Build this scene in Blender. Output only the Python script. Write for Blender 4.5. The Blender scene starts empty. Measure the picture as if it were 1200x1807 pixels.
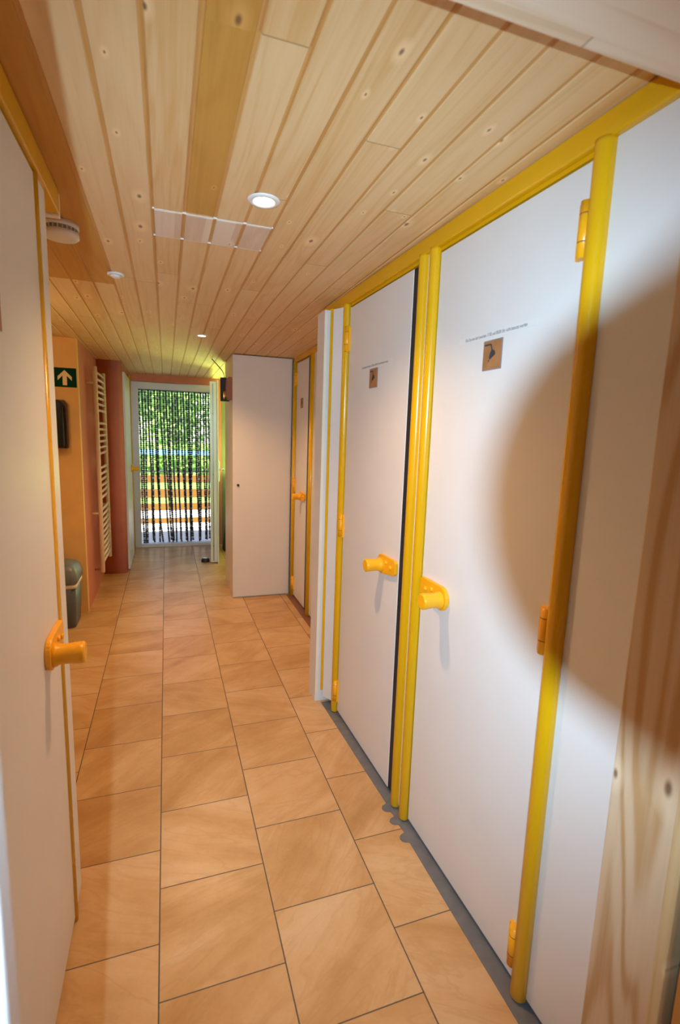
import bpy, bmesh, math, random
from mathutils import Vector, Matrix
S = bpy.context.scene
C = S.collection
PI = math.pi
H = 1.45

# ------------------------------------------------------------------ camera
RIGHT = Vector((0.9438, -0.3291, 0.0324)); 
yaw, pitch, roll = 0.3366, 0.1542, 0.0328
fwd = Vector((math.sin(yaw)*math.cos(pitch), math.cos(yaw)*math.cos(pitch), -math.sin(pitch)))
r0 = Vector((math.cos(yaw), -math.sin(yaw), 0)); u0 = r0.cross(fwd)
RIGHT = math.cos(roll)*r0 + math.sin(roll)*u0
UP = -math.sin(roll)*r0 + math.cos(roll)*u0
cd = bpy.data.cameras.new('camera'); cam = bpy.data.objects.new('camera', cd); C.objects.link(cam)
M = Matrix((RIGHT, UP, -fwd)).transposed().to_4x4(); M.translation = Vector((0, 0, H))
CAMROT = M.copy()
cam.matrix_world = M
cd.sensor_fit = 'VERTICAL'; cd.sensor_height = 36.0; cd.lens = 36.0*881.84/1807.0
cd.clip_start = 0.005; cd.clip_end = 400
cd.dof.use_dof = True; cd.dof.focus_distance = 2.3; cd.dof.aperture_fstop = 3.6
S.camera = cam

# ------------------------------------------------------------------ look
S.view_settings.view_transform = 'Standard'; S.view_settings.look = 'None'
S.view_settings.gamma = 1.0; S.view_settings.exposure = 0.0
S.view_settings.use_curve_mapping = False
S.cycles.use_denoising = True
S.cycles.max_bounces = 8; S.cycles.diffuse_bounces = 5
S.cycles.sample_clamp_indirect = 6.0

# ------------------------------------------------------------------ sky, sun, lights
w = bpy.data.worlds.new('sky'); S.world = w; w.use_nodes = True
nt = w.node_tree; bg = nt.nodes['Background']
sk = nt.nodes.new('ShaderNodeTexSky'); sk.sky_type = 'NISHITA'; sk.sun_disc = False
sk.sun_elevation = math.radians(52); sk.sun_rotation = math.radians(200)
nt.links.new(sk.outputs[0], bg.inputs[0]); bg.inputs[1].default_value = 0.55

def light(name, kind, loc, energy, color, direction=(0, 0, -1), **kw):
    d = bpy.data.lights.new(name, kind); d.energy = energy; d.color = color
    for k, v in kw.items(): setattr(d, k, v)
    o = bpy.data.objects.new(name, d); C.objects.link(o); o.location = loc
    o.rotation_euler = Vector(direction).to_track_quat('-Z', 'Y').to_euler()
    return o
light('sun', 'SUN', (0, 0, 10), 20.0, (1, .96, .88), (0.30, 0.45, -0.85), angle=0.01)
WARM = (1.0, 0.585, 0.28)
FLASH = Vector((0, 0, H)) - 0.060*RIGHT - 0.080*fwd
light('camera_flash_light', 'SPOT', FLASH, 158.0, (0.54, 0.80, 1.03), fwd, spot_size=math.radians(110), spot_blend=0.9, shadow_soft_size=0.0038)
# added unseen fill lamps in the side recess, greening the far ceiling
light('recess_fill_light', 'AREA', (1.545, 5.95, 1.45), 3.0, (0.66, 0.95, 0.26), (-.62, -.18, 0.76), shape='RECTANGLE', size=0.7, size_y=0.9)

light('recess_end_fill_light', 'AREA', (1.16, 6.385, .98), 62.0, (0.62, 0.95, 0.27), (-.22, -.50, 0.84), shape='RECTANGLE', size=0.6, size_y=0.6)  # second added green fill, set at an invented end window

# ------------------------------------------------------------------ helpers
class MB:
    def __init__(s): s.v = []; s.f = []; s.m = []; s.sm = []
    def add(s, vs, fs, mi=0, smooth=False):
        b = len(s.v); s.v += [tuple(v) for v in vs]
        for f in fs: s.f.append([b+i for i in f]); s.m.append(mi); s.sm.append(smooth)
    def box(s, x0, x1, y0, y1, z0, z1, mi=0):
        vs = [(x, y, z) for z in (z0, z1) for y in (y0, y1) for x in (x0, x1)]
        s.add(vs, [(0,2,3,1),(4,5,7,6),(0,1,5,4),(2,6,7,3),(0,4,6,2),(1,3,7,5)], mi)
    def tube(s, pts, rs, n=16, mi=0, caps=True, smooth=True):
        pts = [Vector(p) for p in pts]
        if not isinstance(rs, (list, tuple)): rs = [rs]*len(pts)
        rings = []; prev = None
        for i, p in enumerate(pts):
            a = pts[max(0, i-1)]; b = pts[min(len(pts)-1, i+1)]
            t = (b-a)
            if t.length < 1e-9: t = prev_t
            t = t.normalized(); prev_t = t
            if prev is None:
                ref = Vector((0, 0, 1)) if abs(t.z) < .9 else Vector((1, 0, 0))
                u = t.cross(ref).normalized()
            else:
                u = (prev - t*prev.dot(t)).normalized()
            prev = u; v = t.cross(u)
            rings.append([p + rs[i]*(math.cos(2*PI*k/n)*u + math.sin(2*PI*k/n)*v) for k in range(n)])
        vs = [q for r in rings for q in r]; fs = []
        for i in range(len(rings)-1):
            for k in range(n):
                fs.append((i*n+k, i*n+(k+1) % n, (i+1)*n+(k+1) % n, (i+1)*n+k))
        s.add(vs, fs, mi, smooth)
        if caps:
            s.add(rings[0], [tuple(range(n-1, -1, -1))], mi); s.add(rings[-1], [tuple(range(n))], mi)
    def prism(s, poly, o, ua, va, da, h, mi=0, smooth=False):
        # polygon in (ua, va) at origin o, pushed along da by h
        o, ua, va, da = map(Vector, (o, ua, va, da)); n = len(poly)
        a = [o+ua*p[0]+va*p[1] for p in poly]; b = [q+da*h for q in a]
        s.add(a+b, [tuple(range(n-1, -1, -1)), tuple(range(n, 2*n))], mi)
        s.add(a+b, [(k, (k+1) % n, n+(k+1) % n, n+k) for k in range(n)], mi, smooth)
    def ball(s, c, r, n=10, m=6, mi=0):
        if not isinstance(r, (tuple, list)): r = (r, r, r)
        vs = [(c[0], c[1], c[2]-r[2])]
        for i in range(1, m):
            t = PI*i/m
            for k in range(n):
                p = 2*PI*k/n
                vs.append((c[0]+r[0]*math.sin(t)*math.cos(p), c[1]+r[1]*math.sin(t)*math.sin(p), c[2]-r[2]*math.cos(t)))
        vs.append((c[0], c[1], c[2]+r[2])); L = len(vs)-1; fs = []
        for k in range(n): fs.append((0, 1+(k+1) % n, 1+k))
        for i in range(m-2):
            for k in range(n):
                a = 1+i*n+k; b = 1+i*n+(k+1) % n; fs.append((a, b, b+n, a+n))
        for k in range(n): fs.append((L, 1+(m-2)*n+k, 1+(m-2)*n+(k+1) % n))
        s.add(vs, fs, mi, True)
    def build(s, name, mats, parent=None, bevel=0, seg=2, loc=None):
        me = bpy.data.meshes.new(name); me.from_pydata(s.v, [], s.f)
        if not isinstance(mats, (list, tuple)): mats = [mats]
        for m in mats: me.materials.append(m)
        for p, mi, sm in zip(me.polygons, s.m, s.sm): p.material_index = mi; p.use_smooth = sm
        bm = bmesh.new(); bm.from_mesh(me)
        bmesh.ops.remove_doubles(bm, verts=bm.verts, dist=1e-6)
        bmesh.ops.recalc_face_normals(bm, faces=bm.faces); bm.to_mesh(me); bm.free()
        o = bpy.data.objects.new(name, me); C.objects.link(o)
        if parent: o.parent = parent
        if loc: o.location = loc
        if bevel:
            b = o.modifiers.new('bevel', 'BEVEL'); b.width = bevel; b.segments = seg; b.limit_method = 'ANGLE'; b.angle_limit = math.radians(50)
        return o
def tag(o, label, cat, group=None, kind=None):
    o['label'] = label; o['category'] = cat
    if group: o['group'] = group
    if kind: o['kind'] = kind
    return o
def thing(name, label, cat, loc=(0, 0, 0), rz=0, group=None):
    o = bpy.data.objects.new(name, None); C.objects.link(o); o.location = loc; o.rotation_euler = (0, 0, rz)
    o.empty_display_size = .1
    return tag(o, label, cat, group)
def struct(name, mb, mats, bevel=0):
    o = mb.build(name, mats, bevel=bevel); o['kind'] = 'structure'; return o
def box(name, b, mats, parent=None, bevel=0):
    m = MB(); m.box(*b); return m.build(name, mats, parent, bevel)
def copy_tree(o, parent=None):
    c = o.copy(); C.objects.link(c)
    if parent: c.parent = parent
    for ch in list(o.children): copy_tree(ch, c)
    return c

# ------------------------------------------------------------------ materials
class NT:
    def __init__(s, name):
        s.mat = bpy.data.materials.new(name); s.mat.use_nodes = True; s.t = s.mat.node_tree
        s.b = s.t.nodes['Principled BSDF']
    def n(s, typ, **kw):
        nd = s.t.nodes.new('ShaderNode'+typ)
        for k, v in kw.items(): setattr(nd, k, v)
        return nd
    def l(s, a, b): s.t.links.new(a, b)
    def put(s, sock, v):
        if hasattr(v, 'is_linked') or isinstance(v, bpy.types.NodeSocket): s.l(v, sock)
        else: sock.default_value = v
    def math(s, op, a, b=0.0, c=0.0):
        nd = s.n('Math', operation=op)
        s.put(nd.inputs[0], a); s.put(nd.inputs[1], b)
        if op in ('MULTIPLY_ADD', 'COMPARE', 'SMOOTH_MIN'): s.put(nd.inputs[2], c)
        return nd.outputs[0]
    def mix(s, f, a, b, typ='MIX'):
        nd = s.n('Mix', data_type='RGBA', blend_type=typ)
        s.put(nd.inputs[0], f); s.put(nd.inputs[6], a); s.put(nd.inputs[7], b)
        return nd.outputs[2]
    def ramp(s, f, stops):
        nd = s.n('ValToRGB'); cr = nd.color_ramp
        while len(cr.elements) < len(stops): cr.elements.new(.5)
        for e, (p, c) in zip(cr.elements, stops): e.position = p; e.color = c
        s.l(f, nd.inputs[0]); return nd.outputs[0]
    def noise(s, vec, scale, detail=3, rough=.5, dist=0):
        nd = s.n('TexNoise'); s.l(vec, nd.inputs['Vector'])
        nd.inputs['Scale'].default_value = scale; nd.inputs['Detail'].default_value = detail
        nd.inputs['Roughness'].default_value = rough; nd.inputs['Distortion'].default_value = dist
        return nd.outputs[0]
    def xyz(s, x, y, z):
        nd = s.n('CombineXYZ'); s.put(nd.inputs[0], x); s.put(nd.inputs[1], y); s.put(nd.inputs[2], z); return nd.outputs[0]
    def sep(s, vec):
        nd = s.n('SeparateXYZ'); s.l(vec, nd.inputs[0]); return nd.outputs
    def coord(s, which='Object'): return s.n('TexCoord').outputs[which]
    def bump(s, h, strength=.2, dist=.002):
        nd = s.n('Bump'); nd.inputs['Strength'].default_value = strength; nd.inputs['Distance'].default_value = dist
        s.l(h, nd.inputs['Height']); s.l(nd.outputs[0], s.b.inputs['Normal'])
def c4(c): return (c[0], c[1], c[2], 1)
def plain(name, col, rough=.5, metal=0.0, var=.06, scale=6, spec=.5, bump=0, bscale=200):
    m = NT(name); co = m.coord()
    f = m.noise(co, scale, 4)
    a = tuple(x*(1-var) for x in col); b = tuple(min(1, x*(1+var)) for x in col)
    m.l(m.ramp(f, [(.3, c4(a)), (.7, c4(b))]), m.b.inputs['Base Color'])
    m.b.inputs['Roughness'].default_value = rough; m.b.inputs['Metallic'].default_value = metal
    m.b.inputs['Specular IOR Level'].default_value = spec
    if bump: m.bump(m.noise(co, bscale, 3), bump, .001)
    return m.mat
WHITE = plain('white_laminate', (.74, .735, .72), .38, var=.015, spec=.35)
YELLOW = plain('yellow_paint', (.74, .40, .004), .25, var=.03)
HYEL = plain('yellow_handle_plastic', (.92, .43, .008), .32, var=.02)
BLACK = plain('black_rubber', (.012, .013, .014), .6)
DARK = plain('dark_plastic', (.012, .012, .013), .3, spec=.3)
BROWNP = plain('smoked_brown_plastic', (.06, .022, .012), .25)
APRI = plain('apricot_plaster', (.83, .53, .19), .8, var=.05, bump=.3, bscale=120)
TERRA = plain('terracotta_plaster', (.64, .22, .135), .8, var=.06, bump=.3, bscale=120)
CREAM = plain('cream_edge', (.82, .76, .62), .5, var=.02)
PVC = plain('white_pvc', (.68, .67, .67), .3, var=.02)
RADI = plain('radiator_enamel', (.85, .78, .66), .3, var=.02)
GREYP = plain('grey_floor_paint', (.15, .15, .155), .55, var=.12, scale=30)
BIN = plain('grey_bin_plastic', (.085, .10, .115), .4)
LIDM = plain('grey_lid_plastic', (.15, .18, .19), .35)
LINER = plain('white_liner', (.75, .70, .62), .5)
CHROME = plain('brushed_chrome', (.6, .6, .6), .25, metal=1)
COPPER = plain('copper_brown_enamel', (.34, .13, .07), .22)
PLAST = plain('white_plastic', (.80, .78, .74), .4, var=.02)
GREYV = plain('grey_vent', (.28, .26, .25), .6)
SIGNG = plain('sign_green', (.003, .045, .022), .8, spec=.08)
SIGNW = plain('sign_cream', (.85, .72, .42), .8, spec=.1)
SIGNB = plain('sign_brown', (.36, .17, .065), .5, var=.2, scale=14)
SIGNE = plain('sign_border', (.28, .22, .21), .5)
PAPER = plain('paper_strip', (.76, .755, .74), .5, var=.01)
INK = plain('ink', (.04, .04, .05), .7)
SKIRT = plain('cubicle_dark', (.05, .05, .05), .8)
LEATHER = plain('black_bag_fabric', (.02, .02, .025), .6, bump=.4, bscale=60)
BEADB = plain('black_bead', (.012, .012, .016), .2)
def bead_clear():
    m = NT('smoke_bead'); co = m.coord(); f = m.noise(co, 40, 2)
    m.l(m.ramp(f, [(.35, (.20, .17, .13, 1)), (.65, (.50, .46, .36, 1))]), m.b.inputs['Base Color'])
    m.b.inputs['Roughness'].default_value = .12; m.b.inputs['Transmission Weight'].default_value = .45
    return m.mat
BEADC = bead_clear()
def emit(name, col, st):
    m = NT(name); m.b.inputs['Base Color'].default_value = (.8, .8, .8, 1)
    m.b.inputs['Emission Color'].default_value = c4(col); m.b.inputs['Emission Strength'].default_value = st
    return m.mat
LAMP = emit('lamp_glass', (1, .86, .62), 9)

def wood(name, pale, deep, knot=(.16, .07, .03), pitch=None, x0=0.0, tint=.35, axis='Y', rough=.5, knots=1.0, joints=True, seed=0.0, gscale=1.0, cath=.3):
    """pine: grain runs along axis; if pitch is given, every plank (in x) has its own tint, grain and end joints"""
    m = NT(name); v = m.sep(m.coord())
    if axis == 'Y': X, Y, Z = v[0], v[1], v[2]
    elif axis == 'Z': X, Y, Z = v[1], v[2], v[0]
    else: X, Y, Z = v[1], v[0], v[2]
    if pitch:
        idx = m.math('FLOOR', m.math('DIVIDE', m.math('SUBTRACT', X, x0), pitch))
        wn = m.n('TexWhiteNoise', noise_dimensions='1D'); m.l(m.math('ADD', idx, seed+.37), wn.inputs['W']); rnd = wn.outputs[0]
        # board ends: every plank is laid from boards ~2.2 m long with its own start
        bj = m.math('DIVIDE', m.math('ADD', Y, m.math('MULTIPLY', rnd, 7.3)), 1.9)
        bi = m.math('FLOOR', bj); bf = m.math('FRACT', bj)
        wn2 = m.n('TexWhiteNoise', noise_dimensions='2D'); m.l(m.xyz(idx, bi, 0), wn2.inputs['Vector']); rb = wn2.outputs[0]
        off = m.math('MULTIPLY', rb, 43.0)
    else:
        rb = m.math('ADD', 0.5, 0.0); off = m.math('ADD', seed*3.1, 0.0); bf = None
    P = m.xyz(m.math('ADD', X, off), m.math('ADD', Y, off), m.math('ADD', Z, off))
    # long warped grain
    g1 = m.noise(m.xyz(m.math('MULTIPLY', m.math('ADD', X, off), 30*gscale), m.math('MULTIPLY', m.math('ADD', Y, off), 1.1), m.math('MULTIPLY', Z, 30)), 1.0, 4, .6, 1.2)
    g2 = m.noise(m.xyz(m.math('MULTIPLY', m.math('ADD', X, off), 190*gscale), m.math('MULTIPLY', m.math('ADD', Y, off), 2.2), m.math('MULTIPLY', Z, 190)), 1.0, 3, .6, .6)
    g = m.math('ADD', m.math('MULTIPLY', g1, .65), m.math('MULTIPLY', g2, .35))
    if cath:
        lv = m.noise(m.xyz(m.math('MULTIPLY', m.math('ADD', X, off), 9.0*gscale), m.math('MULTIPLY', m.math('ADD', Y, off), .75), m.math('MULTIPLY', Z, 9.0)), 1.0, 1, .4, .35)
        bands = m.math('SINE', m.math('MULTIPLY', lv, 58.0))
        bands = m.math('POWER', m.math('MULTIPLY_ADD', bands, .5, .5), 2.2)
        g = m.math('ADD', m.math('MULTIPLY', g, 1-cath*.25), m.math('MULTIPLY', bands, cath*.42))
        g = m.math('SUBTRACT', g, cath*.03)
    g = m.math('ADD', g, m.math('MULTIPLY', m.math('SUBTRACT', rb, .5), tint))
    col = m.ramp(g, [(.30, c4(pale)), (.48, c4(tuple(p*.75+d*.25 for p, d in zip(pale, deep)))), (.74, c4(deep))])
    # knots
    if knots:
        vo = m.n('TexVoronoi', feature='F1', distance='EUCLIDEAN', voronoi_dimensions='2D'); 
        m.l(m.xyz(m.math('MULTIPLY', m.math('ADD', X, off), 10.0), m.math('MULTIPLY', m.math('ADD', Y, off), 4.6), 0.0), vo.inputs['Vector'])
        vo.inputs['Scale'].default_value = 1.0
        dk = vo.outputs['Distance']; vcol = m.sep(vo.outputs['Color'])
        has = m.math('GREATER_THAN', vcol[0], 1-.34*knots)
        size = m.math('MULTIPLY_ADD', m.math('POWER', vcol[1], 3.0), .075, .028)
        kf = m.math('MULTIPLY', has, m.math('SUBTRACT', 1.0, m.math('SMOOTH_MIN', m.math('DIVIDE', dk, size), 1.0, .2)))
        kf = m.math('MULTIPLY', m.math('MAXIMUM', kf, 0.0), 1.3)
        halo = m.math('MULTIPLY', has, m.math('MAXIMUM', m.math('SUBTRACT', 1.0, m.math('DIVIDE', dk, m.math('MULTIPLY', size, 3.4))), 0.0))
        col = m.mix(m.math('MINIMUM', m.math('MULTIPLY', halo, 1.1), .7), col, c4(tuple(min(1, p*1.15+.04) for p in pale)))
        nd = m.math('MINIMUM', kf, .85)
        col = m.mix(nd, col, c4(knot))
    if pitch and joints:
        e = m.math('LESS_THAN', m.math('MINIMUM', bf, m.math('SUBTRACT', 1.0, bf)), .0009)
        col = m.mix(m.math('MULTIPLY', e, .6), col, c4(tuple(d*.35 for d in deep)))
    m.l(col, m.b.inputs['Base Color']); m.b.inputs['Roughness'].default_value = rough
    m.b.inputs['Specular IOR Level'].default_value = .35
    m.bump(g, .12, .002)
    return m.mat
PITCH = 0.0917; PX0 = -0.0255
PINE = wood('ceiling_pine', (.80, .58, .31), (.70, .43, .17), pitch=PITCH, x0=PX0, knots=1.3, tint=.22)
PINEO = wood('ceiling_pine_orange', (.62, .33, .07), (.52, .25, .045), pitch=PITCH, x0=PX0, knots=.8, tint=.1, joints=False)
PINEH = wood('hatch_pine', (.80, .66, .52), (.68, .50, .36), pitch=PITCH, x0=PX0, knots=.6, tint=.5, seed=5, joints=False)
TONGUE = wood('groove_pine', (.66, .36, .11), (.54, .26, .07), pitch=PITCH, x0=PX0, knots=0, joints=False)
LINTW = wood('lintel_pine', (.82, .66, .48), (.70, .50, .31), pitch=.045, x0=0, axis='X', knots=.6, seed=2, cath=.7)
JAMBW = wood('jamb_pine', (.66, .50, .33), (.50, .30, .14), axis='Z', knots=.9, seed=3.7, gscale=1.0, cath=.9)
JAMBO = wood('leaf_orange_wood', (.52, .24, .06), (.42, .17, .04), axis='Z', knots=.3, seed=8.2)
SLATW = wood('slat_wood', (.25, .125, .022), (.20, .09, .014), axis='X', knots=.2, seed=6)

def tiles():
    m = NT('sandstone_tiles'); co = m.coord(); v = m.sep(co); X, Y = v[0], v[1]
    W, D, X0 = .3307, .3395, -.0458
    cx = m.math('DIVIDE', m.math('SUBTRACT', X, X0), W); ci = m.math('FLOOR', cx); cf = m.math('FRACT', cx)
    par = m.math('FLOORED_MODULO', ci, 2.0)
    yo = m.math('MULTIPLY_ADD', par, .157, .127)
    ry = m.math('DIVIDE', m.math('SUBTRACT', Y, yo), D); ri = m.math('FLOOR', ry); rf = m.math('FRACT', ry)
    dx = m.math('MULTIPLY', m.math('MINIMUM', cf, m.math('SUBTRACT', 1, cf)), W)
    dy = m.math('MULTIPLY', m.math('MINIMUM', rf, m.math('SUBTRACT', 1, rf)), D)
    dj = m.math('MINIMUM', dx, m.math('MULTIPLY', dy, 1.15))
    wn = m.n('TexWhiteNoise', noise_dimensions='2D'); m.l(m.xyz(ci, ri, 0), wn.inputs['Vector'])
    rc = m.sep(wn.outputs['Color'])
    ang = m.math('ADD', m.math('MULTIPLY', m.math('GREATER_THAN', rc[0], .55), 1.15), m.math('MULTIPLY_ADD', rc[1], .7, -.95))
    vr = m.n('VectorRotate', rotation_type='Z_AXIS'); m.l(co, vr.inputs['Vector']); m.l(ang, vr.inputs['Angle'])
    o = m.math('MULTIPLY', rc[2], 31.0)
    q = m.sep(vr.outputs[0])
    st = m.noise(m.xyz(m.math('MULTIPLY_ADD', q[0], 1.5, o), m.math('MULTIPLY_ADD', q[1], 6.0, o), o), 1.0, 5, .55, .6)
    vn = m.noise(m.xyz(m.math('MULTIPLY_ADD', q[0], 1.9, o), m.math('MULTIPLY_ADD', q[1], 8.0, o), o), 1.0, 3, .55, 1.8)
    blot = m.noise(m.xyz(m.math('ADD', X, o), m.math('ADD', Y, o), o), 5.0, 5, .6, .3)
    f = m.math('ADD', m.math('MULTIPLY', st, .65), m.math('MULTIPLY', blot, .35))
    f = m.math('ADD', f, m.math('MULTIPLY_ADD', rc[0], .14, -.07))
    col = m.ramp(f, [(.28, (.42, .21, .07, 1)), (.43, (.53, .30, .12, 1)), (.54, (.61, .37, .17, 1)), (.70, (.68, .46, .26, 1))])
    vein = m.ramp(vn, [(.46, (0, 0, 0, 1)), (.505, (1, 1, 1, 1)), (.55, (0, 0, 0, 1))])
    col = m.mix(m.math('MULTIPLY', vein, .2), col, (.38, .20, .065, 1))
    fine = m.noise(co, 90, 3)
    col = m.mix(.05, col, m.ramp(fine, [(.3, (.3, .18, .08, 1)), (.7, (.7, .5, .32, 1))]))
    gr = m.math('LESS_THAN', dj, .0019)
    col = m.mix(gr, col, (.11, .085, .06, 1))
    m.l(col, m.b.inputs['Base Color'])
    m.l(m.math('MULTIPLY_ADD', gr, .4, m.math('MULTIPLY_ADD', fine, .10, .26)), m.b.inputs['Roughness'])
    hgt = m.math('ADD', m.math('MULTIPLY', m.math('MINIMUM', m.math('DIVIDE', dj, .005), 1.0), 1.0), m.math('MULTIPLY', f, .5))
    m.bump(hgt, .25, .002)
    m.b.inputs['Specular IOR Level'].default_value = .3
    return m.mat
TILE = tiles()

# ------------------------------------------------------------------ setting: floor, ceiling, walls
def cz(y): return 2.10 if y <= 2.6 else (2.07 if y >= 4.4 else 2.10-.03*(y-2.6)/1.8)
def wallx(y): return .872-.0225*y
m = MB(); m.box(-2.2, 2.0, -1.6, 6.50, -.12, 0); struct('floor', m, TILE)
# ceiling planks: flat face, bevelled arrises, recessed tongue between
m = MB(); ROWS = [-1.6, .60, 1.705, 2.6, 2.652, 3.5, 4.4, 5.5, 6.52]
k0 = int(math.floor((-2.2-PX0)/PITCH)); k1 = int(math.ceil((2.0-PX0)/PITCH))
prof = [(0.0, .003), (.0048, .003), (.0066, .0), (PITCH-.0054, .0), (PITCH-.0040, .003), (PITCH, .003)]
for k in range(k0, k1):
    xb = PX0+k*PITCH
    for i in range(len(ROWS)-1):
        ya, yb = ROWS[i], ROWS[i+1]
        mi = 0
        if k == 1 and yb <= 1.706: mi = 1
        if k in (-3, -4, -5) and yb <= 2.653: mi = 1
        for j in range(len(prof)-1):
            (xa, za), (xc, zc) = prof[j], prof[j+1]
            mm = 2 if (za > .0025 and zc > .0025) else mi
            m.add([(xb+xa, ya, cz(ya)+za), (xb+xc, ya, cz(ya)+zc), (xb+xc, yb, cz(yb)+zc), (xb+xa, yb, cz(yb)+za)], [(0, 3, 2, 1)], mm)
m.box(-2.3, 2.1, -1.7, 6.52, 2.14, 2.2, 2)
o = struct('ceiling', m, [PINE, PINEO, TONGUE])
ZT = 2.16
m = MB(); m.box(-2.2, 2.0, -1.7, -1.6, 0, ZT); struct('wall_back', m, WHITE)
m = MB(); m.box(-2.3, -2.2, -1.7, 4.3, 0, ZT); struct('wall_left', m, APRI)
m = MB(); m.box(1.9, 2.0, -1.6, 2.60, 0, ZT); struct('wall_right', m, WHITE)
# apricot pier face, terracotta alcove with rounded outer corner
m = MB(); m.box(-2.2, -.60, 4.18, 4.24, 0, ZT, 0); struct('wall_pier', m, APRI)
m = MB(); m.box(-.68, -.602, 4.185, 5.36, 0, ZT); 
struct('wall_alcove_side', m, TERRA)
m = MB(); pts = [(-.605, 5.30)]; cxr, cyr, rr = -.43, 5.34, .042
for a in range(0, 10):
    t = -PI/2 + PI/2*a/9; pts.append((cxr+rr*math.cos(t), cyr+rr*math.sin(t)))
pts += [(-.388, 5.40), (-.60, 5.40)]
m.prism(pts, (0, 0, 0), (1, 0, 0), (0, 1, 0), (0, 0, 1), ZT, 0, True); struct('wall_alcove_back', m, TERRA)
m = MB(); m.box(-.50, -.402, 5.40, 6.50, 0, ZT); struct('wall_far_left', m, TERRA)
# end wall with the door opening
m = MB(); m.box(-.50, -.385, 6.43, 6.56, 0, ZT); m.box(-.385, .60, 6.43, 6.56, 1.985, ZT); m.box(.60, .84, 6.43, 6.56, 0, ZT); m.box(1.48, 1.7, 6.43, 6.56, 0, ZT); m.box(.84, 1.48, 6.43, 6.56, 0, .6); m.box(.84, 1.48, 6.43, 6.56, 1.85, ZT); struct('wall_end', m, TERRA)
# side recess beyond the white cupboard, with two added, unseen windows
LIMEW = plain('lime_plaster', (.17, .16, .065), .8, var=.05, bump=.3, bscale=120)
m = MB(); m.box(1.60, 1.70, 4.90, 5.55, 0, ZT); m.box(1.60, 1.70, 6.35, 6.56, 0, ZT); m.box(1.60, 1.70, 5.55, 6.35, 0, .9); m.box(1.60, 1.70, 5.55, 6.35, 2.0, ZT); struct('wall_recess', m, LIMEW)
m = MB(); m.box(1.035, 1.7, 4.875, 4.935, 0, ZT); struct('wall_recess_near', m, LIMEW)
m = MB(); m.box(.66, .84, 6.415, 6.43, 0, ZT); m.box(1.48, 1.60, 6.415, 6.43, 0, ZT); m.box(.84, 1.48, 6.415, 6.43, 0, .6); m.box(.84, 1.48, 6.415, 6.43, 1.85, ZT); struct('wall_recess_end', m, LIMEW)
m = MB()
for (a, b, c, d) in ((.84, 1.48, .6, .645), (.84, 1.48, 1.805, 1.85), (.84, .885, .645, 1.805), (1.435, 1.48, .645, 1.805)): m.box(a, b, 6.46, 6.52, c, d)
struct('added_window_2', m, PVC)  # unseen end window, added to go with its green fill lamp
m = MB()
for (a, b, c, d) in ((5.55, 6.35, .9, .95), (5.55, 6.35, 1.95, 2.0), (5.55, 5.60, .95, 1.95), (6.30, 6.35, .95, 1.95), (5.935, 5.965, .95, 1.95)): m.box(1.63, 1.68, a, b, c, d)
struct('added_window_1', m, PVC)  # unseen recess window, added around the first green fill
# wall of the right-hand niche behind the second row of cubicles
m = MB(); m.box(1.086, 1.13, 2.60, 4.875, 0, ZT); struct('wall_niche', m, WHITE)
m = MB(); m.box(.83, 1.90, 2.56, 2.60, 0, ZT); struct('wall_niche_near', m, WHITE)
m = MB(); m.box(-1.40, -.315, 1.525, 1.555, 0, 2.06); struct('wall_cubicle_side', m, WHITE)
# grey painted strip under the cubicle fronts, with scalloped drips
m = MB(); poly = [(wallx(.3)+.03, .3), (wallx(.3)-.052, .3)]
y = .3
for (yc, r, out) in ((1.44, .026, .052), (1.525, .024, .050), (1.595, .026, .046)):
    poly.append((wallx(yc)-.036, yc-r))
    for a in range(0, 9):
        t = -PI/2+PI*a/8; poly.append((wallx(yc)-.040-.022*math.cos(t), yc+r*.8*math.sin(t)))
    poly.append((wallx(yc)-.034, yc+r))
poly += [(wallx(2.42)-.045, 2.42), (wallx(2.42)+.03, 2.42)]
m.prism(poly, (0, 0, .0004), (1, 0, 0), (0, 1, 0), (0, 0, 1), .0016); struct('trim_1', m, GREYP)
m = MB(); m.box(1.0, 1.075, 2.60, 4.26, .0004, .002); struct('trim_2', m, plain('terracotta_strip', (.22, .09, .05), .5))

# doorway in which the photograph is taken: lintel, right jamb, left post
m = MB(); m.box(-.6, 1.0, .25, .606, 1.962, 2.098); struct('trim_3', m, LINTW, .003)
m = MB(); m.box(.750, .835, .487, .608, 0, 1.952); struct('trim_4', m, JAMBW, .003)
m = MB(); m.box(.744, .83, .466, .4865, 0, 1.952); struct('trim_5', m, wood('stop_pine', (.66, .50, .27), (.52, .33, .14), axis='Z', knots=.2, seed=1.3), .002)
m = MB(); m.box(.775, .83, .44, .4655, 0, 1.952); struct('trim_6', m, BLACK)
m = MB(); m.box(.745, .79, -.35, .447, .005, 1.945); struct('door_2', m, JAMBO, .002)
m = MB(); m.box(-.30, -.1145, .352, .380, 0, 1.952); struct('trim_7', m, PVC, .003)

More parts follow.
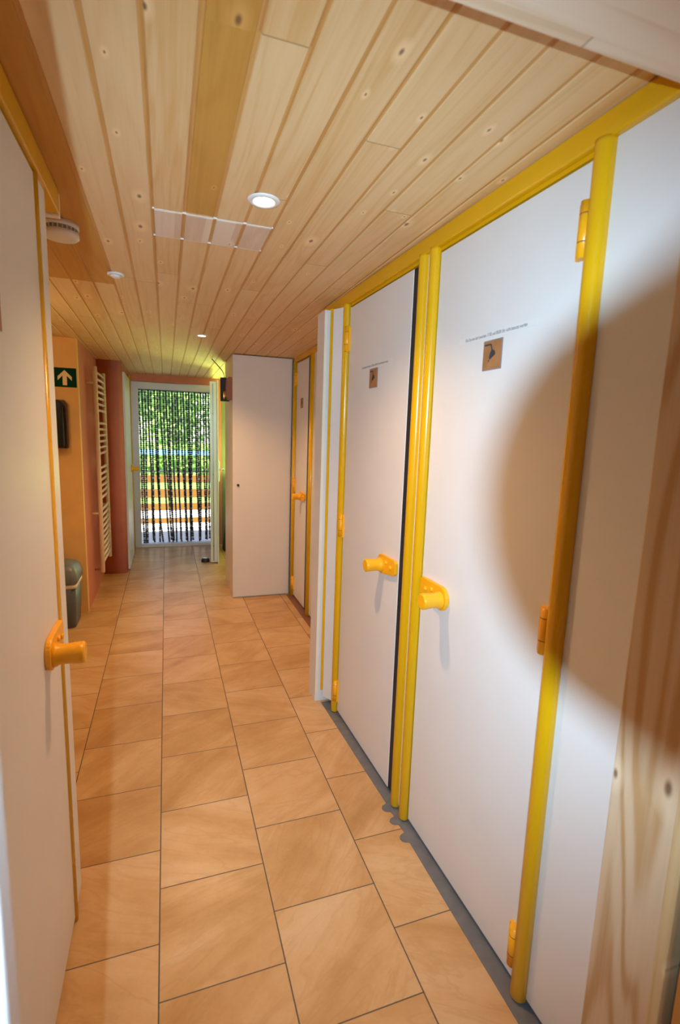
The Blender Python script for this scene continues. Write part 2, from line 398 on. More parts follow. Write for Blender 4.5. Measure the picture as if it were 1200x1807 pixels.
# ------------------------------------------------------------------ shower cubicles
def knob_handle(parent, y, z, d, n, x=0.0, screws=True):
    """rotary latch on a door: plate, drum knob, screws. d = +1/-1 towards the latch edge in y; n = outward normal sign in x"""
    m = MB(); pol = []
    for a in range(13):
        t = PI/2+PI*a/12; pol.append((.036*math.cos(t), .040*math.sin(t)))
    pol += [(.118, -.022), (.130, -.010), (.130, .030), (.120, .040)]
    m.prism(pol, (x, y, z), (0, d, 0), (0, 0, 1), (n, 0, 0), .014)
    pl = m.build('handle_plate', HYEL, parent, .003)
    k = MB(); pr = [(.012, .030), (.020, .029), (.028, .0245), (.045, .0245), (.070, .0265), (.079, .0265), (.083, .022)]
    k.tube([(x+n*p[0], y, z-.004) for p in pr], [p[1] for p in pr], 24)
    k.build('knob', HYEL, pl)
    if screws:
        for dy, dz in ((.052, .016), (.092, .006)):
            s = MB(); s.ball((x+n*.015, y+d*dy, z+dz), (.006, .008, .008), 10, 6); s.build('screw', HYEL, pl)
    return pl
def make_door(name, label, loc, rz, y0, y1, n, latch, z0=.02, z1=2.03, hinges=(1.89, 1.005, .13), seal=0.0, group='yellow-framed shower cubicle doors', hz=.935, hinge_dy=.008, hinge_gap_strip=0.0):
    """door leaf spans local y0..y1 in the wall plane x=0 (outer face), n = outward normal sign; latch = 'near' or 'far'"""
    t = thing(name, label, 'door', loc, rz, group)
    b = (-.028, 0) if n > 0 else (0, .028)
    box('panel', (b[0], b[1], y0, y1, z0, z1), WHITE, t, .0015)
    if latch == 'far': ly, hy, d = y1, y0, 1
    else: ly, hy, d = y0, y1, -1
    for hzc in hinges:
        m = MB(); hx = n*.010; yy = hy+d*hinge_dy
        m.tube([(hx, yy, hzc-.057), (hx, yy, hzc+.057)], .0125, 14)
        m.box(min(0, hx), max(0, hx), yy-.010, yy+.020*d if d > 0 else yy+.010, hzc-.056, hzc+.056) if d > 0 else m.box(min(0, hx), max(0, hx), yy-.020, yy+.010, hzc-.056, hzc+.056)
        h = m.build('hinge', HYEL, t)
        for zz in (hzc-.024, hzc+.032):
            g = MB(); g.tube([(hx, yy, zz-.0008), (hx, yy, zz+.0008)], .0128, 14); g.build('hinge_joint', SKIRT, h)
    if seal:
        s = MB()
        if latch == 'near': s.box(*( (-.03, -.002) if n > 0 else (.002, .03)), y0-seal, y0-.0005, z0, z1)
        else: s.box(*( (-.03, -.002) if n > 0 else (.002, .03)), y1+.0005, y1+seal, z0, z1)
        s.build('edge_seal_or_gap', BLACK, t)
    if hinge_gap_strip:
        s = MB(); s.box(.004, .03, y0-hinge_gap_strip, y0-.0005, z0, z1); s.build('edge_seal_or_gap', BLACK, t)  # dark strip standing in for the shaded gap at the hinge edge
    knob_handle(t, ly-d*(.142 if latch == 'far' else .134), hz, d, n)
    return t
def text_mesh(s, size, width, name, mat, parent, org, ua, va, nrm):
    cu = bpy.data.curves.new(name, 'FONT'); cu.body = s; cu.size = size; cu.extrude = .0; cu.align_x = 'CENTER'
    o = bpy.data.objects.new(name, cu); C.objects.link(o)
    dg = bpy.context.evaluated_depsgraph_get(); me = bpy.data.meshes.new_from_object(o.evaluated_get(dg))
    C.objects.unlink(o); bpy.data.objects.remove(o)
    xs = [v.co.x for v in me.vertices]; k = width/max(1e-6, max(xs)-min(xs)); cxm = (max(xs)+min(xs))/2
    ua, va, nrm, org = map(Vector, (ua, va, nrm, org))
    for v in me.vertices: v.co = org+ua*((v.co.x-cxm)*k)+va*(v.co.y)+nrm*.0
    me.materials.clear(); me.materials.append(mat); me.name = name
    o = bpy.data.objects.new(name, me); C.objects.link(o); o.parent = parent
    return o
TXT = 'Die Dusche darf zwischen 17.00 und 08.00 Uhr nicht benutzt werden'
def shower_sign(label, loc, rz, n, group='shower picture signs'):
    """brown picture of a shower head, 0.078 x 0.078; local y along the wall; reading direction follows n"""
    t = thing('shower_sign', label, 'sign', loc, rz, group)
    r = -1 if n < 0 else 1     # direction of 'picture right' along y, seen from the corridor
    ua = (0, r, 0)
    m = MB(); m.box(min(0, n*.0012), max(0, n*.0012), -.041, .041, -.040, .040); m.build('border', SIGNE, t)
    m = MB(); m.box(min(n*.0013, n*.0019), max(n*.0013, n*.0019), -.0375, .0375, -.0365, .0365); pic = m.build('picture', SIGNB, t)
    m = MB(); A = [(-.034, .0305), (-.034, .0262), (-.010, .0262), (-.0075, .0245), (-.003, .012), (.001, .0135), (-.004, .0275), (-.008, .0305)]
    m.prism(A, (n*.0020, 0, 0), ua, (0, 0, 1), (n, 0, 0), .0005)
    Bp = [(-.004, .012), (.002, .014), (.010, .010), (.014, .003), (.011, -.002), (-.010, -.012), (-.012, -.006), (-.009, .004)]
    m.prism(Bp, (n*.0020, 0, 0), ua, (0, 0, 1), (n, 0, 0), .0006)
    m.prism([(-.016, -.012), (-.010, -.014), (-.014, -.019)], (n*.0020, 0, 0), ua, (0, 0, 1), (n, 0, 0), .0005)
    m.build('shower_head_mark', INK, pic)
    return t
def text_strip(label, loc, rz, n, group='printed text strips above the shower pictures'):
    t = thing('text_strip', label, 'sign', loc, rz, group)
    r = -1 if n < 0 else 1
    box('paper', (min(0, n*.0006), max(0, n*.0006), -.165, .165, -.009, .009), PAPER, t)
    text_mesh(TXT, .0125, .262, 'lettering', INK, t, (n*.0009, 0, -.004), (0, r, 0), (0, 0, 1), (n, 0, 0))
    return t
RZ = .0225
def RW(y, z=0, out=0): return (wallx(y)-out, y, z)
# frame of the right-hand row (posts, header, fixed panels move together)
fr = thing('cubicle_frame', 'yellow steel frame with fixed white panels along the right side of the corridor', 'frame', (wallx(0), 0, 0), RZ)
box('header_rail', (-.016, .03, .3, 2.655, 2.047, 2.098), YELLOW, fr, .004)
box('door_stop', (.0, .03, .90, 2.28, 2.036, 2.0465), YELLOW, fr)
def post(y, r=.021):
    m = MB(); m.tube([(-.004, y, .004), (-.004, y, .012), (-.004, y, 2.040), (-.004, y, 2.05)], [r*.8, r, r, r], 24)
    return m.build('post', YELLOW, fr)
post(.876, .0225); post(1.527, .0205); post(1.598, .0205); post(2.315, .0205)
box('fixed_panel', (0, .028, .30, .865, .02, 2.047), WHITE, fr, .001)
box('fixed_panel', (-.002, .028, 1.548, 1.578, .02, 2.047), CREAM, fr, .001)
m = MB(); m.prism([(.008, 2.335), (-.036, 2.424), (-.010, 2.43), (.034, 2.345)], (0, 0, .035), (1, 0, 0), (0, 1, 0), (0, 0, 1), 2.012); m.build('fixed_panel', WHITE, fr)
m = MB(); m.prism([(-.038, 2.424), (-.048, 2.432), (-.030, 2.436), (-.022, 2.43)], (0, 0, .07), (1, 0, 0), (0, 1, 0), (0, 0, 1), 1.98); m.build('edge_strip', YELLOW, fr)
# white end post of the row
m = MB(); m.box(.742, .829, 2.438, 2.558, 0, 2.045); o = m.build('end_post', WHITE, None, .002); tag(o, 'narrow white end post closing the right-hand cubicle row before the niche', 'post')
m = MB(); m.box(.7425, .757, 2.4355, 2.4378, .05, 2.03); m.build('edge_trim', CREAM, o)

d1 = make_door('cubicle_door', 'large white shower cubicle door nearest the camera on the right', RW(0), RZ, .909, 1.503, -1, 'far', hinge_dy=-.003, hinge_gap_strip=.03)
d2 = make_door('cubicle_door', 'second white cubicle door on the right, black seal along its latch edge', RW(0), RZ, 1.682, 2.290, -1, 'near', seal=.061, hinge_dy=-.006)
shower_sign('brown shower picture on the nearest right-hand cubicle door', RW(1.200, 1.677, .0004), RZ, -1)
text_strip('printed paper strip above the shower picture on the nearest right door', RW(1.200, 1.733, .0004), RZ, -1)
shower_sign('brown shower picture on the second right-hand cubicle door', RW(1.993, 1.687, .0004), RZ, -1)
text_strip('printed paper strip above the shower picture on the second right door', RW(1.990, 1.740, .0004), RZ, -1)
# the cubicle in the niche
NX = 1.05
fr2 = thing('cubicle_frame', 'yellow frame around the cubicle door in the right-hand niche', 'frame', (NX, 0, 0))
box('header_rail', (-.014, .026, 2.60, 4.262, 2.035, 2.078), YELLOW, fr2, .003)
for yy in (4.232, 3.700):
    m = MB(); m.tube([(-.004, yy, .004), (-.004, yy, 2.036)], .0215, 20); m.build('post', YELLOW, fr2)
box('fixed_panel', (0, .024, 2.60, 3.685, .02, 2.036), WHITE, fr2)
d4 = make_door('cubicle_door', 'white cubicle door in the niche beside the white cupboard', (NX, 0, 0), 0, 3.835, 4.205, -1, 'near', seal=.110, z1=2.025)
shower_sign('small faint shower picture on the niche cubicle door', (NX-.0004, 4.02, 1.69), 0, -1)
# left row
LX = -.28
fr3 = thing('cubicle_frame', 'yellow frame with a white end panel at the left edge of the corridor', 'frame', (LX, 0, 0))
box('header_rail', (-.03, .010, .42, 1.70, 2.036, 2.097), YELLOW, fr3, .003)
box('end_cap', (-.03, .008, 1.7005, 1.722, 2.03, 2.097), PLAST, fr3, .002)
m = MB(); m.tube([(-.006, 1.452, .004), (-.006, 1.452, 2.04)], .0125, 20); m.build('post', YELLOW, fr3)
box('fixed_panel', (-.028, 0, 1.466, 1.557, .02, 2.036), WHITE, fr3, .001)
d5 = make_door('cubicle_door', 'white cubicle door filling the left edge of the picture', (LX, 0, 0), 0, .45, 1.440, 1, 'far', z1=2.03, hz=.905)
shower_sign('shower picture cut by the left edge of the photo', (LX+.0004, 1.062, 1.655), 0, 1)

# ------------------------------------------------------------------ ceiling fittings
def downlight(label, x, y, r, power):
    z = cz(y)
    t = thing('downlight', label, 'ceiling light', (x, y, z), 0, 'recessed ceiling spots')
    m = MB(); n = 32; pr = [(r*.62, .012), (r*.62, -.003), (r*.75, -.006), (r*.95, -.004), (r, -.001), (r, .0005)]
    vs = [(a*math.cos(2*PI*k/n), a*math.sin(2*PI*k/n), h) for a, h in pr for k in range(n)]
    fs = [(i*n+k, i*n+(k+1) % n, (i+1)*n+(k+1) % n, (i+1)*n+k) for i in range(len(pr)-1) for k in range(n)]
    m.add(vs, fs, 0, True); m.build('trim_ring', PLAST, t)
    m = MB(); m.tube([(0, 0, -.0035), (0, 0, -.001)], r*.61, 32); m.build('lamp_glass', LAMP, t)
    light('downlight_beam', 'SPOT', (x, y, z-.012), power, WARM, (0, 0, -1), spot_size=math.radians(128), spot_blend=1.0, shadow_soft_size=.03)
    return t
downlight('round white ceiling spot, glowing, nearest the camera', .277, 1.535, .046, 57)
downlight('round glowing ceiling spot farther down the corridor', .244, 3.653, .040, 84)
t = thing('added_globe_lamp', 'unseen white globe lamp added in the left-hand side passage', 'lamp', (-1.0, 3.0, 2.09))  # inferred passage lamp; hanging globe form added to brighten the ceiling
m = MB(); m.tube([(0, 0, .01), (0, 0, -.015)], [.05, .045], 20); m.tube([(0, 0, -.012), (0, 0, -.10)], .006, 8); m.build('ceiling_rose', PLAST, t)
m = MB(); m.ball((0, 0, -.17), .075, 20, 12); m.build('glass_globe', LAMP, t)
light('added_globe_light', 'POINT', (-1.0, 3.0, 1.92), 58.0, WARM, shadow_soft_size=.08)
downlight('unseen ceiling spot added behind the camera for ambient light', .25, -.75, .040, 34)  # added out of view to raise the warm ambient level
t = thing('motion_sensor', 'small white dome on the ceiling near the left side', 'sensor', (-.19, 2.475, 2.10))
m = MB(); m.tube([(0, 0, 0), (0, 0, -.006), (0, 0, -.009)], [.034, .034, .028], 24); m.build('base_ring', PLAST, t)
m = MB(); m.ball((0, 0, -.008), (.021, .021, .012), 18, 10); m.build('dome', PLAST, t)
t = thing('smoke_detector', 'white round smoke detector on the ceiling behind the left cubicle header', 'smoke detector', (-.312, 1.965, 2.10))
m = MB(); m.tube([(0, 0, 0), (0, 0, -.014), (0, 0, -.016)], [.054, .055, .052], 32); m.build('base', PLAST, t)
m = MB(); m.tube([(0, 0, -.016), (0, 0, -.028)], .050, 32, caps=False); vr = m.build('vent_ring', GREYV, t)
m = MB()
for k in range(24):
    a = 2*PI*k/24; c, s_ = math.cos(a), math.sin(a)
    m.tube([(.0515*c, .0515*s_, -.016), (.0515*c, .0515*s_, -.028)], .0018, 6)
m.build('vent_bars', PLAST, vr)
m = MB(); m.tube([(0, 0, -.028), (0, 0, -.040), (0, 0, -.045), (0, 0, -.047)], [.0545, .055, .050, .03], 32); m.build('cover', PLAST, t)
# pale replacement patch in the boards
t = thing('ceiling_hatch', 'pale square hatch of four short boards in the plank ceiling', 'hatch', (.1575, 1.83, 2.10))
for k in range(4):
    xa = PX0+k*PITCH+.0055-.1575
    box('board', (xa, xa+PITCH-.011, -.107, .107, -.0022, .003), PINEH, t, .0012)
box('edge_line', (-.183, .183, -.1135, -.1088, -.0012, .003), PLAST, t)
box('edge_line', (-.183, .183, .1085, .1115, -.0012, .003), PLAST, t)

# ------------------------------------------------------------------ white cupboard, wall unit, cable
t = thing('cupboard', 'tall white cupboard standing between the garden door and the niche', 'cupboard', (.53, 4.27, 0))
box('body', (.0, .50, .018, .60, .0, 2.066), CREAM, t, .002)
box('door', (-.004, .49, 0, .0175, .012, 2.064), plain('warm_white_laminate', (.74, .67, .57), .45, var=.015, spec=.3), t, .002)
m = MB(); m.tube([(.040, .001, .996), (.040, -.008, .996), (.040, -.012, .996)], [.010, .011, .007], 16); m.build('lock_knob', BLACK, t)
t = thing('wall_unit', 'copper-brown rounded wall unit with black front on the cupboard side', 'wall unit', (.53, 4.45, 1.80))
m = MB(); pts = [(.0, -.09), (-.030, -.09), (-.042, -.07), (-.046, 0), (-.042, .07), (-.030, .09), (.0, .09)]
m.prism(pts, (0, -.12, 0), (1, 0, 0), (0, 0, 1), (0, 1, 0), .17, 0, True); m.build('housing', COPPER, t)
m = MB(); m.box(-.078, -.004, .052, .085, -.10, .10); m.build('front_panel', BLACK, t, .004)
m = MB(); m.ball((-.048, .048, -.05), (.010, .006, .035), 12, 8); m.build('brass_lens', plain('brass', (.75, .5, .12), .2, metal=1), t)
m = MB(); m.tube([(-.045, .07, .10), (-.045, .07, .125), (-.06, .09, .16), (-.10, .12, .21), (-.14, .16, .26)], .004, 8); m.build('cable', BLACK, t)

# ------------------------------------------------------------------ left side: sign, dispenser, bin, towel radiator
t = thing('exit_sign', 'green escape sign with an upward arrow on the apricot pier', 'sign', (-.684, 4.18, 1.792))
box('plate', (-.076, .076, -.004, -.0005, -.068, .068), SIGNG, t, .001)
m = MB(); A = [(-.014, -.055), (.014, -.055), (.014, .012), (.046, -.022), (.046, .006), (0, .052), (-.046, .006), (-.046, -.022), (-.014, .012)]
m.prism(A, (0, -.0045, 0), (1, 0, 0), (0, 0, 1), (0, -1, 0), .0008); m.build('arrow', SIGNW, t)
t = thing('towel_dispenser', 'black glossy towel dispenser on the pier below the green sign', 'dispenser', (-.775, 4.18, 1.455))
m = MB(); pol = [(-.10, -.172), (.094, -.172), (.1, -.16), (.1, .15), (.085, .175), (-.085, .175), (-.10, .15)]
m.prism(pol, (0, -.0005, 0), (1, 0, 0), (0, 0, 1), (0, -1, 0), .05); m.build('back_body', BROWNP, t, .004)
m = MB(); pol = [(-.085, -.165), (.078, -.165), (.083, -.15), (.083, .13), (.066, .168), (-.07, .168), (-.085, .14)]
m.prism(pol, (0, -.0505, 0), (1, 0, 0), (0, 0, 1), (0, -1, 0), .055); m.build('front_cover', DARK, t, .010, 3)
t = thing('waste_bin', 'grey swing-top waste bin against the apricot pier', 'bin', (-.745, 4.00, 0))
m = MB()
def rr_ring(hw, hd, r, z, n=5):
    out = []
    for (sx, sy, a0) in ((1, 1, 0), (-1, 1, PI/2), (-1, -1, PI), (1, -1, 1.5*PI)):
        for k in range(n):
            a = a0+PI/2*k/(n-1); out.append((sx*(hw-r)+r*math.cos(a), sy*(hd-r)+r*math.sin(a), z))
    return out
def loft(m, rings, mi=0, cap=True):
    n = len(rings[0]); vs = [p for r in rings for p in r]
    m.add(vs, [(i*n+k, i*n+(k+1) % n, (i+1)*n+(k+1) % n, (i+1)*n+k) for i in range(len(rings)-1) for k in range(n)], mi, True)
    if cap: m.add(rings[0], [tuple(range(n-1, -1, -1))], mi); m.add(rings[-1], [tuple(range(n))], mi)
loft(m, [rr_ring(.100, .125, .03, .0), rr_ring(.103, .128, .03, .01), rr_ring(.116, .142, .03, .325)]); m.build('body', BIN, t)
m = MB(); loft(m, [rr_ring(.1165, .1425, .03, .298), rr_ring(.120, .146, .03, .302), rr_ring(.1205, .1465, .03, .322), rr_ring(.1165, .1425, .03, .326)]); m.build('liner_fold', LINER, t)
m = MB(); loft(m, [rr_ring(.117, .143, .03, .326), rr_ring(.126, .152, .035, .340), rr_ring(.126, .152, .035, .375), rr_ring(.115, .138, .04, .425), rr_ring(.085, .11, .04, .462), rr_ring(.05, .08, .04, .472)]); m.build('lid', LIDM, t)
m = MB(); loft(m, [rr_ring(.072, .04, .02, .0), rr_ring(.066, .036, .02, .004)]); fl = m.build('swing_flap', BIN, t); fl.location = (0, -.121, .41); fl.rotation_euler = (math.radians(66), 0, 0)

t = thing('towel_radiator', 'tall white towel radiator on the terracotta alcove wall', 'radiator', (-.535, 4.9, 0))
for yy in (-.29, .29):
    m = MB(); m.tube([(0, yy, .205), (0, yy, .21), (0, yy, 1.925), (0, yy, 1.932)], [.012, .0175, .0175, .012], 16); m.build('upright', RADI, t)
zs = [1.885-.0505*i for i in range(7)]+[1.475-.0505*i for i in range(6)]+[1.10-.0505*i for i in range(6)]+[.745-.05*i for i in range(10)]
for z in zs:
    m = MB(); m.tube([(.004, -.28, z), (.010, 0, z), (.004, .28, z)], .0105, 12); m.build('rung', RADI, t)
for (yy, z) in ((-.33, 1.80), (.25, 1.80), (-.33, .72), (.25, .72)):
    m = MB(); m.tube([(-.066, yy+.04, z), (0, yy+.04, z)], .010, 10); m.build('wall_bracket', RADI, t)
m = MB(); m.tube([(0, -.29, .23), (-.03, -.27, .23), (-.065, -.27, .23)], .009, 10); m.build('valve_pipe', CHROME, t)
m = MB(); m.tube([(0, .29, .235), (.0, .36, .235)], [.016, .018], 14); m.build('valve_head', BLACK, t)
# door on the far left, seen edge-on
fr4 = thing('cubicle_door', 'white side door with yellow frame post beside the garden door', 'door', (-.397, 5.9, 0))
box('panel', (.0005, .026, -.48, .25, .01, 1.98), WHITE, fr4, .001)
m = MB(); m.tube([(.018, .30, 0.004), (.018, .30, 2.03)], .0175, 16); m.build('post', YELLOW, fr4)
knob_handle(fr4, .12, 1.0, 1, 1, x=.026)

# ------------------------------------------------------------------ garden door: frame, open leaf, bead curtain
fx0, fx1, ft = -.383, .598, 1.985
m = MB(); m.box(fx0, -.305, 6.44, 6.52, 0, ft); m.box(.525, fx1, 6.44, 6.52, 0, ft); m.box(-.305, .525, 6.44, 6.52, 1.905, ft)
df = m.build('door_1', PVC, None, .004); df['kind'] = 'structure'
m = MB(); m.box(-.305, .525, 6.44, 6.60, -.02, .035); sl = m.build('door_sill', plain('white_sill', (.8, .8, .8), .5), df, .004)
lf = thing('garden_door_leaf', 'white plastic door leaf standing open beside the bead curtain', 'door', (.588, 6.415, 0), math.radians(-4.7))
# leaf runs from the hinge towards the camera (local -y)
m = MB(); 
m.box(-.072, 0, -.92, -.82, .012, 1.95); m.box(-.072, 0, -.10, 0, .012, 1.95); m.box(-.072, 0, -.82, -.10, .012, .12); m.box(-.072, 0, -.82, -.10, 1.85, 1.95)
m.build('leaf_frame', PVC, lf, .003)
m = MB(); m.box(.001, .016, -.93, .0, .002, 1.965); m.build('rebate_lip', PVC, lf, .002)
m = MB(); m.box(-.055, -.012, -.82, -.10, .12, 1.85); m.build('infill_panel', WHITE, lf, .001)
m = MB(); m.box(-.046, -.034, -.9225, -.9202, .03, 1.93); ls = m.build('lock_strip', plain('steel_strip', (.25, .26, .28), .35, metal=.6), lf)
for z in (.2, .98, 1.62):
    b = MB(); b.tube([(-.04, -.9226, z), (-.04, -.9285, z)], .006, 10); b.build('lock_bolt', DARK, ls)
for sx in (-1, 1):
    xo = -.072 if sx < 0 else .016
    m = MB(); m.box(min(xo, xo+sx*.010), max(xo, xo+sx*.010), -.888, -.856, .90, 1.12); hp = m.build('handle_plate', PVC, lf, .003)
    m = MB(); m.tube([(xo+sx*.008, -.872, 1.03), (xo+sx*.048, -.872, 1.03), (xo+sx*.054, -.866, 1.03), (xo+sx*.054, -.76, 1.028)], .0085, 12); m.build('lever', CHROME if sx > 0 else PVC, hp)
t = thing('bead_curtain', 'dark bead curtain hanging in the open garden door', 'curtain', (.11, 6.545, 1.90))
box('rail', (-.415, .415, -.012, .012, -.006, .010), DARK, t)
random.seed(5)
drift = [.012, .0, -.016, .024, .0, .045, .0, .075, .070, .060, .02, .030, .055, .01, .050, .025, .06, .0, -.03, .040, .012, -.012, .02, .0, .0]
NS = len(drift)
for i in range(NS):
    x0 = -.402+.804*i/(NS-1); L = 1.845+random.uniform(-.03, .02); n = int(L/.0245); m = MB(); ph = random.uniform(0, 6)
    for j in range(n):
        f = j/(n-1); z = -.012-L*f
        x = x0+drift[i]*f**1.4+.0035*math.sin(ph+f*9)
        if i == 5 and f > .82: x += .12*(f-.82)**1.2*1.6
        yy = .004*math.sin(ph*2+f*7)
        m.ball((x, yy, z), (.0138, .0125, .0135), 8, 5, 0 if (j % 3 or i % 2) else 1)
    m.build('bead_strand', [BEADB, BEADC], t)
# floor stop, bag behind the leaf
t = thing('door_stop', 'small round black door stop on the tiles by the open leaf', 'door stop', (.39, 5.60, 0))
m = MB(); m.tube([(0, 0, 0), (0, 0, .006), (0, 0, .030), (0, 0, .036)], [.044, .045, .042, .036], 24); m.build('rubber_body', BLACK, t)
m = MB(); m.tube([(0, 0, .036), (0, 0, .042), (0, 0, .044)], [.030, .029, .024], 24); m.build('metal_cap', CHROME, t)
t = thing('bag', 'dark bag slumped on the floor behind the open door leaf', 'bag', (.755, 6.10, 0))
m = MB(); rings = []
for (z, a, b, ox) in ((0, .11, .17, 0), (.03, .125, .19, 0), (.2, .115, .17, .005), (.36, .09, .14, .01), (.46, .05, .10, .015), (.50, .03, .06, .02)):
    rings.append([(ox+a*math.cos(2*PI*k/18)*(1+.06*math.sin(3*k+z*20)), b*math.sin(2*PI*k/18)*(1+.05*math.cos(5*k+z*9)), z) for k in range(18)])
loft(m, rings); m.build('sack', LEATHER, t)
m = MB(); m.tube([(.02, -.04, .49), (.03, -.03, .56), (.03, .03, .56), (.02, .04, .49)], .008, 10); m.build('strap', BLACK, t)

# ------------------------------------------------------------------ outside
PAT = plain('concrete_patio', (.50, .49, .49), .8, bump=.3, bscale=40)
m = MB(); m.box(-4, 5, 6.56, 8.10, -.30, -.08); struct('patio', m, PAT)
GRAV = plain('white_gravel', (.72, .70, .66), .9, var=.15, scale=25)
m = MB(); m.box(-14, 16, 8.10, 10.6, -.40, -.16); struct('path', m, GRAV)
GRASS = plain('lawn_grass', (.18, .34, .045), .9, var=.35, scale=5, bump=.6, bscale=60)
m = MB(); m.box(-40, 42, 10.6, 60, -.45, -.15); struct('lawn', m, GRASS)
m = MB(); m.box(-6, -.52, 6.44, 6.60, -.3, 2.3); m.box(1.7, 6, 6.44, 6.60, -.3, 2.3); m.box(-.52, 1.7, 6.57, 6.60, 2.02, 2.3); struct('wall_outside', m, plain('outer_render', (.7, .66, .58), .8))
t = thing('terrace_railing', 'wooden slat railing at the edge of the terrace outside the door', 'railing', (.1, 8.0, -.08))
for (a, b) in ((.72, .835), (.49, .625), (.295, .405), (.095, .178)): box('slat', (-1.9, 1.9, -.014, .014, a, b), SLATW, t, .003)
for xx in (-1.25, 1.25): box('upright', (xx-.04, xx+.04, .015, .06, 0, .86), wood('rail_post', (.62, .42, .26), (.5, .3, .17), axis='Z', seed=xx), t, .003)
m = MB(); m.tube([(-1.95, 0, .895), (1.95, 0, .895)], .011, 10); m.build('top_rail', BLACK, t)
t = thing('parasol', 'slim closed red parasol behind the terrace railing', 'parasol', (.80, 8.6, -.16))
m = MB(); m.tube([(0, 0, 0), (0, 0, 1.05)], .018, 10); m.build('pole', CHROME, t)
m = MB(); m.tube([(0, 0, .30), (0, 0, .36), (0, 0, .75), (0, 0, .98)], [.035, .06, .045, .012], 14); m.build('folded_cover', plain('red_fabric', (.55, .05, .03), .7), t)
t = thing('blue_barrier', 'pale blue horizontal board on posts across the lawn', 'barrier', (.0, 15.0, -.15))
box('board', (-6, 6, -.02, .02, .87, 1.0), plain('pale_blue_paint', (.16, .42, .80), .5), t, .005)
for xx in (-4, -1.3, 1.4, 4): box('upright', (xx-.04, xx+.04, .021, .08, 0, .98), PVC, t)
def leafmat(name, a, b):
    m = NT(name); f = m.noise(m.coord(), 3.0, 4)
    m.l(m.ramp(f, [(.35, c4(a)), (.65, c4(b))]), m.b.inputs['Base Color']); m.b.inputs['Roughness'].default_value = .5
    return m.mat
LEAFM = [leafmat('leaf_a', (.06, .15, .02), (.17, .32, .04)), leafmat('leaf_b', (.10, .24, .03), (.30, .48, .08)), leafmat('leaf_c', (.05, .12, .025), (.13, .26, .05))]
BARK = plain('bark', (.12, .08, .05), .9, var=.3, scale=12, bump=.6, bscale=30)
def leaves(m, cx, cy, cz_, rx, ry, rz, n, s, rnd):
    for _ in range(n):
        while True:
            p = Vector((rnd.uniform(-1, 1), rnd.uniform(-1, 1), rnd.uniform(-1, 1)))
            if .25 < p.length < 1: break
        c = Vector((cx+p.x*rx, cy+p.y*ry, cz_+p.z*rz)); a = Vector((rnd.gauss(0, 1), rnd.gauss(0, 1), rnd.gauss(0, 1))).normalized()
        b = a.cross(Vector((rnd.gauss(0, 1), rnd.gauss(0, 1), rnd.gauss(0, 1)))).normalized(); q = s*rnd.uniform(.6, 1.4)
        nn = a.cross(b)*q*.18
        m.add([c-a*q, c-b*q*.5+nn, c+a*q, c+b*q*.5+nn], [(0, 1, 2), (0, 2, 3)], 0)
def tree(label, x, y, h, r, mat, seed, n=2200):
    rnd = random.Random(seed); t = thing('garden_tree', label, 'tree', (x, y, -.15), 0, 'trees across the lawn')
    m = MB(); m.tube([(0, 0, 0), (.05, .02, h*.3), (-.03, .05, h*.6), (.02, 0, h*.85)], [.14, .11, .08, .03], 10)
    for k in range(5):
        a = rnd.uniform(0, 6.28); z = h*rnd.uniform(.3, .6); m.tube([(0, 0, z), (r*.35*math.cos(a), r*.35*math.sin(a), z+.4), (r*.7*math.cos(a), r*.7*math.sin(a), z+.7)], [.05, .04, .015], 8)
    m.build('trunk', BARK, t)
    m = MB()
    for k in range(9):
        a = rnd.uniform(0, 6.28); d = rnd.uniform(.1, .65)*r
        leaves(m, d*math.cos(a), d*math.sin(a), h*rnd.uniform(.35, .85), r*.55, r*.55, h*.20, n//9, .13, rnd)
    m.build('foliage', mat, t)
tree('bushy green tree nearest the lawn, filling the door view', .35, 20.0, 4.6, 2.0, LEAFM[1], 2, 3000)
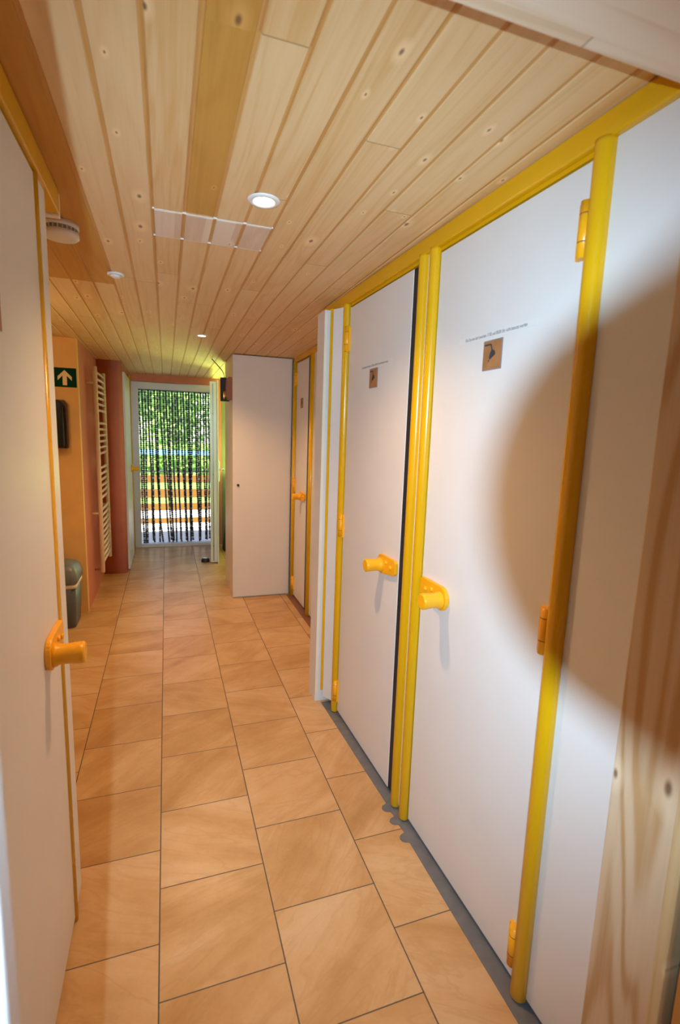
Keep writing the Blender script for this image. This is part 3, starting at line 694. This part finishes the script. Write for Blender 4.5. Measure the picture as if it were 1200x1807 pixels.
tree('dark green tree standing back on the left of the lawn', -3.6, 25.5, 5.6, 2.2, LEAFM[0], 1)
tree('green tree standing back on the right of the lawn', 4.8, 26.5, 5.6, 2.2, LEAFM[2], 3)
tree('tallest tree far behind the nearest one', .6, 33.0, 8.0, 2.6, LEAFM[0], 4, 2600)
m = MB(); rnd = random.Random(9)
for k in range(26): leaves(m, -6.5+.5*k, 17.2+.2*math.sin(k), .42, .5, .45, .55, 170, .10, rnd)
o = m.build('hedge', LEAFM[1], None); o.location = (0, 0, 0); tag(o, 'low clipped green hedge behind the pale blue board', 'hedge', kind='stuff')

# ------------------------------------------------------------------ the photographer's camera whose lens shades its own flash
t = thing('photo_camera', 'black camera with a wide lens and raised flash in the doorway', 'camera', (0, 0, H))
def camspace(mb, name, mat, parent, bevel=0):
    o = mb.build(name, mat, parent, bevel)
    o.matrix_local = Matrix((RIGHT, UP, -fwd)).transposed().to_4x4(); return o
m = MB(); n = 40
prf = [(.0338, 0.0), (.0352, 0.0), (.0352, .05), (.029, .07), (.029, .10), (.025, .10), (.025, .02), (.0338, 0.0)]
vs = [(a*math.cos(2*PI*k/n), a*math.sin(2*PI*k/n), b) for a, b in prf for k in range(n)]
m.add(vs, [(i*n+k, i*n+(k+1) % n, (i+1)*n+(k+1) % n, (i+1)*n+k) for i in range(len(prf)-1) for k in range(n)], 0, True)
camspace(m, 'lens_barrel', BLACK, t)
m = MB(); m.box(-.045, .055, -.075, .075, .101, .155); camspace(m, 'body', BLACK, t, .006)
m = MB(); m.box(-.072, -.050, -.03, .03, .082, .11); camspace(m, 'flash_head', BLACK, t, .003)
t = thing('monopod', 'black single-leg stand carrying the camera in the doorway', 'stand', (0, 0, 0))
m = MB(); m.tube([(-.045, -.125, .012), (-.045, -.125, .9), (-.045, -.125, 1.38)], [.016, .013, .011], 14); m.build('leg', BLACK, t)
m = MB(); m.tube([(-.045, -.125, 0), (-.045, -.125, .012), (-.045, -.125, .02)], [.06, .06, .02], 20); m.build('foot', BLACK, t)
